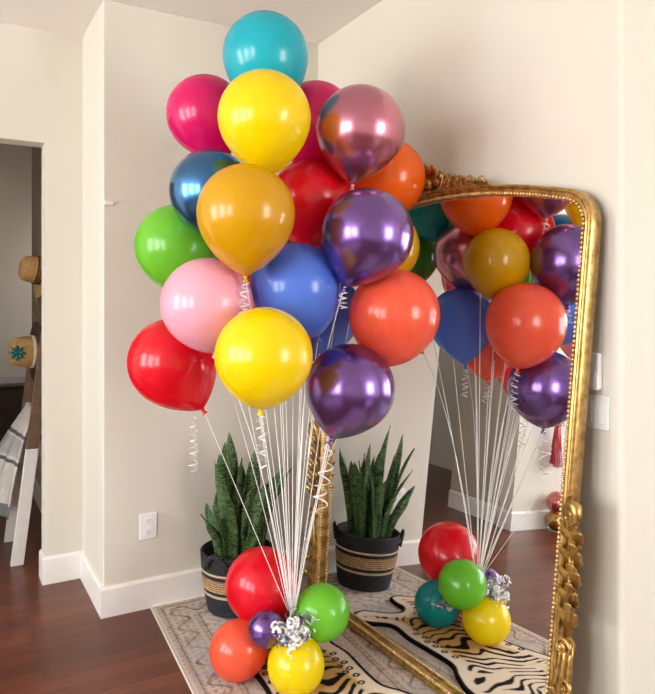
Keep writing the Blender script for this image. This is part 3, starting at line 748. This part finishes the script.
C = np.where(band[..., None], bc, C)
for p_, w_, cc in ((.172, .004, dark), (.155, .003, tan), (.036, .004, dark), (.026, .003, tan)): C = mix(C, cc, .7 * (1 - sm(np.abs(across - p_), w_ * .5, w_ * 1.4)))
C = mix(C, cream, (1 - sm(ed, .012, .016)) * .9)
C = mix(C, cream, .18 * sm(fbm(U * 45, Vv * 45, 77), .45, .6))
def colour_mesh(o, cols, attr='pile_col'):
    at = o.data.color_attributes.new(attr, 'FLOAT_COLOR', 'POINT'); n = len(o.data.vertices); a = np.ones((n, 4), dtype=np.float32); a[:len(cols), :3] = cols; a[len(cols):, :3] = cols.mean(0)
    at.data.foreach_set('color', a.ravel())
rug = MB(); vs = [rug_pt(U[j, i], Vv[j, i], RZ) for j in range(NV + 1) for i in range(NU + 1)]
fs = [(j * (NU + 1) + i, j * (NU + 1) + i + 1, (j + 1) * (NU + 1) + i + 1, (j + 1) * (NU + 1) + i) for j in range(NV) for i in range(NU)]
rim = [i for i in range(NU + 1)] + [j * (NU + 1) + NU for j in range(1, NV + 1)] + [NV * (NU + 1) + i for i in range(NU - 1, -1, -1)] + [j * (NU + 1) for j in range(NV - 1, 0, -1)]
k0 = len(vs); vs += [V((vs[i].x, vs[i].y, .001)) for i in rim]
fs += [(rim[a], rim[(a + 1) % len(rim)], k0 + (a + 1) % len(rim), k0 + a) for a in range(len(rim))]
rug.add(vs, fs); ro = rug.build('area_rug', PILE, origin=(-.5, -1.1, 0), smooth=False); colour_mesh(ro, C.reshape(-1, 3))
tag(ro, 'faded oriental area rug in greys and rose under the mirror and balloons', 'rug')
bindm = MB(); edge = [rug_pt(0, 0), rug_pt(0, RL), rug_pt(RW, RL), rug_pt(RW, 0)]
for a, b in zip(edge, edge[1:] + edge[:1]): bindm.tube([a + V((0, 0, .006)), (a + b) / 2 + V((0, 0, .006)), b + V((0, 0, .006))], .0055, 8)
bindm.build('binding', plain('rug_binding', rgb(222, 214, 202), .9, var=.05, scale=200), ro)['label'] = 'pale stitched edge binding'

# tiger rug
TP = [(-.25, -.53), (-.215, -.56), (-.21, -.61), (-.255, -.65), (-.325, -.70), (-.315, -.82), (-.325, -.95), (-.325, -1.06), (-.285, -1.13), (-.245, -1.22), (-.245, -1.30), (-.29, -1.34), (-.36, -1.33), (-.40, -1.37), (-.395, -1.44), (-.36, -1.50), (-.365, -1.58), (-.41, -1.65), (-.50, -1.69), (-.59, -1.67), (-.645, -1.60), (-.655, -1.51), (-.63, -1.44), (-.64, -1.37), (-.70, -1.34), (-.77, -1.36), (-.825, -1.32), (-.825, -1.23), (-.775, -1.13), (-.725, -1.03), (-.70, -.92), (-.69, -.80), (-.70, -.70), (-.735, -.61), (-.735, -.53), (-.69, -.475), (-.63, -.45), (-.565, -.42), (-.515, -.435), (-.50, -.49), (-.50, -.545), (-.46, -.585), (-.40, -.58), (-.34, -.545), (-.30, -.52)]
def catmull(P, k=8):
    n = len(P); res = []
    for i in range(n):
        p0, p1, p2, p3 = [np.array(P[(i + d) % n]) for d in (-1, 0, 1, 2)]
        for j in range(k):
            t = j / k; res.append(tuple(.5 * (2 * p1 + (p2 - p0) * t + (2 * p0 - 5 * p1 + 4 * p2 - p3) * t * t + (3 * p1 - p0 - 3 * p2 + p3) * t ** 3)))
    return res
TO = catmull(TP)
TZ0, TZ1 = RZ + .001, RZ + .013
tb = MB().slab(TO, TZ0, TZ1)
BLKPILE = plain('black_pile', rgb(26, 22, 21), .95, var=.3, scale=200, bmp=.4, spec=.1)
to = tb.build('tiger_rug', BLKPILE, origin=(-.5, -1.05, 0), smooth=False); tag(to, 'tiger shaped rug with black stripes on tan and cream laid on the faded rug', 'rug')
st_ = .0042; xs = np.arange(-.86, -.19, st_); yy = np.arange(-1.72, -.40, st_); X, Y = np.meshgrid(xs, yy)
Pn = np.array(TO); A = Pn; Bq = np.roll(Pn, -1, 0)
dist = np.full(X.shape, 9.0); ins = np.zeros(X.shape, bool)
for (ax_, ay_), (bx2, by2) in zip(A, Bq):
    dx, dy = bx2 - ax_, by2 - ay_; t = np.clip(((X - ax_) * dx + (Y - ay_) * dy) / (dx * dx + dy * dy), 0, 1); dist = np.minimum(dist, np.hypot(X - ax_ - t * dx, Y - ay_ - t * dy))
    cond = (ay_ > Y) != (by2 > Y); xi = ax_ + (Y - ay_) * dx / (dy if abs(dy) > 1e-9 else 1e-9); ins ^= cond & (X < xi)
sd = np.where(ins, dist, -dist)
spine = -.515 + .03 * np.sin(Y * 3.1)
lx = X - spine
tanc = L3(204, 160, 96); crm = L3(234, 216, 194); org = L3(192, 138, 72)
wv1 = fbm(X * 9, Y * 9, 4); wv2 = fbm(X * 16, Y * 16, 12)
TC = mix(np.broadcast_to(tanc, X.shape + (3,)).copy(), org, sm(wv1, .5, .75) * .6)
TC = mix(TC, crm, 1 - sm(sd + .03 * (wv2 - .5), .05, .078))
headm = sm(-Y, 1.42, 1.50)
TC = mix(TC, crm, sm(-Y + .08 * (wv1 - .5), .98, 1.10) * .92)
# body stripes run across the spine, swept back at the sides, forking
shd = np.exp(-((X + .66) ** 2 + (Y + 1.10) ** 2) / .012)
ph = Y * 21 + 1.35 * np.abs(lx) / .2 * .5 + 1.5 * (fbm(X * 5.5, Y * 4.5, 8) - .5) * 2.6 + .25 * np.sin(lx * 40) + 2.2 * shd
tri_ = np.abs(ph % 1 - .5) * 2
wid = .40 + .30 * (fbm(X * 11, Y * 11, 17) - .5) * 2 - .16 * sm(np.abs(lx), .15, .30)
gap = sm(fbm(X * 7.5 + 40, Y * 15, 23), .64, .69)
stripe = (1 - sm(tri_, wid - .07, wid + .05)) * (1 - gap)
mid = sm(sd, .045, .06)
# face: arched stripes around a centre
fc = np.hypot((X + .51) * 1.05, (Y + 1.60)); fs_ = np.abs((fc * 24 + 1.1 * (wv2 - .5)) % 1 - .5) * 2; face = (1 - sm(fs_, .30, .42)) * sm(fc, .035, .045)
stripe = stripe * (1 - headm) + face * headm
# paws and legs carry their own narrow bands
leg = np.maximum(sm(np.abs(lx), .20, .23), 0); ls = np.abs(((np.abs(lx) * 19 + 2 * (wv2 - .5))) % 1 - .5) * 2; stripe = stripe * (1 - leg) + (1 - sm(ls, .34, .44)) * leg
k_ = stripe * mid
# ring spots along the cream margin
spot = np.zeros(X.shape)
for (sx, sy) in [(-.372, -.80), (-.385, -.84), (-.368, -.875), (-.40, -.89), (-.372, -.92), (-.40, -.935), (-.375, -.97), (-.64, -.76), (-.655, -.80), (-.635, -.835), (-.66, -.86), (-.64, -.90), (-.665, -.94), (-.61, -.79), (-.645, -.98), (-.385, -1.02), (-.40, -.765), (-.62, -.86), (-.66, -.72), (-.69, -1.01), (-.71, -1.06)]:
    q = np.hypot((X - sx), (Y - sy) * 1.25); spot = np.maximum(spot, (1 - sm(np.abs(q - .0105), .0035, .006)))
sm_zone = np.zeros(X.shape)
k_ = np.where((sd < .085) & (np.abs(Y + .87) < .20) & (np.abs(lx) > .085) & (leg < .5), np.maximum(k_ * sm(sd, .07, .085), spot), k_)
k_ = np.maximum(k_, 1 - sm(sd, .012, .016))
TC = mix(TC, L3(26, 22, 21), np.clip(k_, 0, 1))
keep = sd > .003; idm = -np.ones(X.shape, int); idm[keep] = np.arange(keep.sum())
px, py = X[keep], Y[keep]; pv = [(float(a), float(b), TZ1 + .0015) for a, b in zip(px, py)]
pf = []
kk = keep[:-1, :-1] & keep[1:, :-1] & keep[:-1, 1:] & keep[1:, 1:]
for j, i in zip(*np.nonzero(kk)): pf.append((int(idm[j, i]), int(idm[j, i + 1]), int(idm[j + 1, i + 1]), int(idm[j + 1, i])))
pl = MB().add(pv, pf).build('pile_pattern', PILE, to, smooth=False); colour_mesh(pl, TC[keep]); 

# ------------------------------------------------------------------ hallway things
STRAW = weave('straw', rgb(214, 176, 116), rgb(168, 126, 70), 120); DSTRAW = weave('dark_straw', rgb(96, 66, 44), rgb(50, 34, 24), 120)
def hat(loc, ax, label, crown_r, crown_h, brim_r, crown_m, brim_m, band_m, tilt=0):
    t = thing('straw_hat', loc, label, 'hat', 'hats on the hallway wall'); o = V(loc); ax = V(ax).normalized()
    cp = [(crown_r, 0), (crown_r * .98, crown_h * .3), (crown_r * .93, crown_h * .65), (crown_r * .84, crown_h * .88), (crown_r * .62, crown_h), (crown_r * .3, crown_h * .99), (.001, crown_h * .93)]
    cp += [(max(.001, a - .004), b - .004) for a, b in reversed(cp)]
    MB().lathe(o, ax, cp, 40).build('crown', crown_m, t)
    bp = [(crown_r - .004, .002), (crown_r + .02, -.001), ((crown_r + brim_r) / 2, -.004), (brim_r, .004), (brim_r + .002, .001), (brim_r, -.002), ((crown_r + brim_r) / 2, -.009), (crown_r - .004, -.004)]
    MB().lathe(o, ax, bp, 48, closed=True).build('brim', brim_m, t)
    bd_ = MB()
    for h in ((.018,) if band_m[1] == 1 else (.010, .024, .038)):
        wdt = .022 if band_m[1] == 1 else .006
        bd_.lathe(o, ax, [(crown_r + .0025, h - wdt / 2), (crown_r + .003, h + wdt / 2), (crown_r - .004, h + wdt / 2), (crown_r - .004, h - wdt / 2)], 40, closed=True)
    bd_.build('hat_band', band_m[0], t)
    return t, o, ax
WHT = plain('white_paint', rgb(236, 232, 226), .5, var=.04)
hat((-1.185, 1.06, 1.545), (-1, -.12, .16), 'tan straw hat with narrow bands hanging higher on the hallway wall', .078, .115, .15, STRAW, STRAW, (plain('brown_band', rgb(70, 44, 34), .8), 3))
t2, o2, a2 = hat((-1.218, 1.05, 1.095), (-1, -.10, .03), 'straw hat with teal flower and dark brim hanging lower in the hallway', .088, .135, .168, STRAW, DSTRAW, (plain('cream_band', rgb(220, 204, 170), .8), 1))
TEAL = plain('teal_yarn', rgb(24, 120, 112), .8, var=.2, scale=80)
fw_ = MB(); vd = V((-.35, -.93, 0)); cpt = o2 + a2 * .075 + vd * .088 
sdv = V((-.93, .35, 0))
for k in range(8):
    a = 2 * PI * k / 8; dd = sdv * math.cos(a) + V((0, 0, 1)) * math.sin(a)
    fw_.tube([cpt + dd * .008, cpt + dd * .026 + vd * .004, cpt + dd * .044 - vd * .004], [.003, .0085, .002], 8)
fw_.ball(cpt + vd * .004, .010, 10, 8); fw_.build('flower', TEAL, t2)
cpt = cpt
# blanket ladder: two rails leaning on the hallway wall, lower ends painted white
DW = plain('dark_wood', rgb(112, 86, 64), .6, var=.2, scale=30)
lad = thing('blanket_ladder', (-1.33, 1.03, 0), 'wooden blanket ladder with white dipped feet leaning in the hallway', 'ladder')
LB, LT, LH, CUT = -1.335, -1.145, 1.55, .60
def lx_(z): return LB + (LT - LB) * z / LH
for y in (.83, 1.24):
    def seg(z0, z1, ww):
        return MB().hull(lambda p: V((lx_(p.z) + p.x, y + p.y, p.z)), (-.031 * ww, -.017 * ww, z0), (.031 * ww, .017 * ww, z1), .003)
    rl_ = seg(CUT, LH, 1).build('rail', DW, lad, smooth=False); seg(0, CUT, 1.01).build('painted_foot', WHT, rl_, smooth=False)['label'] = 'white dipped lower rail'
for z in (.42, .78, 1.14, 1.45):
    MB().tube([(lx_(z), .84, z), (lx_(z), 1.03, z), (lx_(z), 1.23, z)], .014, 10).build('rung', WHT if z < CUT else DW, lad)
def blanketmat():
    m, nt, b, o = newmat('striped_throw')
    at = nt.nodes.new('ShaderNodeUVMap'); at.uv_map = 'throw_uv'; sp = nt.nodes.new('ShaderNodeSeparateXYZ'); nt.links.new(at.outputs[0], sp.inputs[0])
    cr_ = ramp(nt, sp.outputs['Y'], [(0, rgb(232, 228, 220)), (.10, rgb(120, 120, 124)), (.13, rgb(232, 228, 220)), (.16, rgb(130, 130, 134)), (.185, rgb(232, 228, 220)), (.36, rgb(236, 232, 224)), (.42, rgb(110, 110, 114)), (.445, rgb(232, 228, 220)), (.46, rgb(206, 204, 200)), (.56, rgb(206, 204, 200)), (.575, rgb(236, 232, 224)), (.60, rgb(110, 110, 114)), (.625, rgb(236, 232, 224)), (.90, rgb(236, 232, 224)), (.905, rgb(138, 138, 142)), (1, rgb(126, 126, 132))], 'CONSTANT')
    ck_ = nt.nodes.new('ShaderNodeTexVoronoi'); ck_.inputs['Scale'].default_value = 14; nt.links.new(at.outputs[0], ck_.inputs['Vector'])
    r2 = ramp(nt, ck_.outputs['Distance'], [(.25, (1, 1, 1, 1)), (.5, (.86, .86, .86, 1))])
    mx = nt.nodes.new('ShaderNodeMixRGB'); mx.blend_type = 'MULTIPLY'; mx.inputs[0].default_value = 1; nt.links.new(cr_.outputs[0], mx.inputs[1]); nt.links.new(r2.outputs[0], mx.inputs[2]); nt.links.new(mx.outputs[0], b.inputs['Base Color'])
    b.inputs['Roughness'].default_value = .95; bump(nt, b, ck_.outputs['Distance'], .4, .004); return m
thr = MB(); zt = .80; xr = lx_(.78); uvs = []
def tfn(a, b):
    y = .86 + .36 * a + .012 * math.sin(b * 7); fold = .012 * math.sin(a * 17 + b * 2)
    if b < .22: q = b / .22; z = zt - .05 - .22 * (1 - q); x = xr + .022 + .01 * (1 - q)
    elif b < .30: q = (b - .22) / .08; an = PI * q; x = xr + .022 * math.cos(an); z = zt - .05 + .045 * math.sin(an)
    else: q = (b - .30) / .70; z = zt - .05 - .52 * q; x = xr - .026 - (.10 + .13 * a) * q - .05 * math.sin(PI * q) * (.3 + .7 * a) - fold * q
    return V((x, y, z))
nu, nv = 24, 44
thr.grid(tfn, nu, nv); tho = thr.build('throw_blanket', blanketmat(), origin=(xr, 1.03, zt)); ul = tho.data.uv_layers.new(name='throw_uv')
for lp in tho.data.loops:
    i = lp.vertex_index; ul.data[lp.index].uv = ((i % (nu + 1)) / nu, (i // (nu + 1)) / nv)
sol = tho.modifiers.new('thickness', 'SOLIDIFY'); sol.thickness = .008; sol.offset = 0
tag(tho, 'white throw blanket with grey stripes draped over the hallway ladder', 'blanket')
# low dark sideboard at the end of the hall
sbd = thing('sideboard', (-1.45, 3.85, 0), 'low dark wooden sideboard at the far end of the hallway', 'sideboard')
DK = plain('espresso_wood', rgb(74, 58, 48), .45, var=.15, scale=14)
MB().box((-2.3, 3.6, .04), (-.9, 4.1, .62), .004).build('carcass', DK, sbd, smooth=False)
MB().box((-2.33, 3.57, .62), (-.87, 4.12, .655), .006).build('top', plain('top_sheen_grey', rgb(120, 116, 114), .35, var=.06), sbd, smooth=False)  # paler grey stands in for light reflected off the dark top
for i in range(3):
    x = -2.28 + i * .465; d = MB().box((x, 3.585, .08), (x + .45, 3.6, .60), .003).build('door', DK, sbd, smooth=False)
    MB().tube([(x + .40, 3.575, .30), (x + .40, 3.575, .36), (x + .40, 3.575, .42)], .006, 8).build('handle', plain('dark_metal', rgb(40, 38, 36), .35, .8), d)
# ------------------------------------------------------------------ party things across the room, seen in the mirror
for (X, r, dv, mat, nm, lb) in [((-2.605, .318, .212), .076, (.1, -.1, -1), CH['rose'], 'chrome_balloon', 'rose chrome balloon on top of the small pile across the room, seen in the mirror'),
                               ((-2.62, .322, .077), .073, (.3, -.1, 1), CH['gold'], 'chrome_balloon', 'gold chrome balloon on the floor across the room, seen in the mirror'),
                               ((-2.715, .28, .14), .075, (.4, .2, .5), LAT['red'], 'latex_balloon', 'red balloon beside the gold one across the room, seen in the mirror')]:
    mb, tip, td = balloon_mesh(X, r, dv, 1.12); o = tag(mb.build(nm, mat, origin=X), lb, 'balloon', 'balloons across the room')
    MB().lathe(tip - td * .004, td, [(.0045, -.002), (.007, .006), (.004, .012), (.010, .021), (.002, .018)], 12).build('knot', mat, o)
tas = thing('tassel_garland', (-2.52, .395, 1.05), 'pink and red tassel garland hanging on the wall across the room', 'garland')
MB().tube([(-2.60, .40, 1.12), (-2.595, .385, .98), (-2.585, .37, .80), (-2.575, .365, .68)], .003, 6).build('cord', RIB, tas)
rt_ = random.Random(5)
for i, (x, z, c) in enumerate([(-2.60, .98, 'pink'), (-2.585, .81, 'salmon'), (-2.575, .70, 'salmon'), (-2.62, .68, 'pink')]):
    m = MB(); y = .35
    for k in range(22):
        a = 2 * PI * k / 22; q = .02 + .025 * rt_.random(); m.tube([(x, y, z), (x + q * .6 * math.cos(a), y + q * .6 * math.sin(a) * .7, z - .07), (x + q * math.cos(a), y + q * math.sin(a) * .7, z - .20 - .03 * rt_.random())], [(.004, .001), (.006, .001), (.007, .001)], 5)
    m.ball((x, y, z), .012, 8, 6); m.build('tassel', LAT[c], tas)

# ------------------------------------------------------------------ daylight, camera, view
w = bpy.data.worlds.new('sky'); SC.world = w; w.use_nodes = True; nt = w.node_tree
bg = nt.nodes['Background']; bg.inputs['Strength'].default_value = 12.0
tc = nt.nodes.new('ShaderNodeTexCoord'); sx = nt.nodes.new('ShaderNodeSeparateXYZ'); nt.links.new(tc.outputs['Generated'], sx.inputs[0])
r = ramp(nt, sx.outputs['Z'], [(.0, (.62, .60, .55, 1)), (.5, (.98, .98, 1.0, 1)), (1, (.80, .90, 1.0, 1))])
mr = nt.nodes.new('ShaderNodeMapRange'); mr.inputs['From Min'].default_value = -1; mr.inputs['From Max'].default_value = 1
nt.links.new(sx.outputs['Z'], mr.inputs['Value']); nt.links.new(mr.outputs[0], r.inputs['Fac'])
nt.links.new(r.outputs['Color'], bg.inputs['Color'])

cam = bpy.data.cameras.new('camera'); co = bpy.data.objects.new('camera', cam); COL.objects.link(co); SC.camera = co
co.location = (-1.6794, -3.0596, 1.37); co.rotation_euler = (PI / 2, 0, -.516)
cam.sensor_fit = 'HORIZONTAL'; cam.sensor_width = 36; cam.lens = 36 * 681.52 / 655; cam.shift_y = -44.75 / 655; cam.clip_start = .05
vs_ = SC.view_settings; vs_.view_transform = 'Standard'; vs_.look = 'None'; vs_.gamma = 1; vs_.use_curve_mapping = False; vs_.exposure = 0.52
SC.cycles.max_bounces = 12; SC.cycles.diffuse_bounces = 6; SC.cycles.glossy_bounces = 6; SC.cycles.transparent_max_bounces = 12; SC.cycles.sample_clamp_indirect = 6
SC.cycles.use_denoising = True
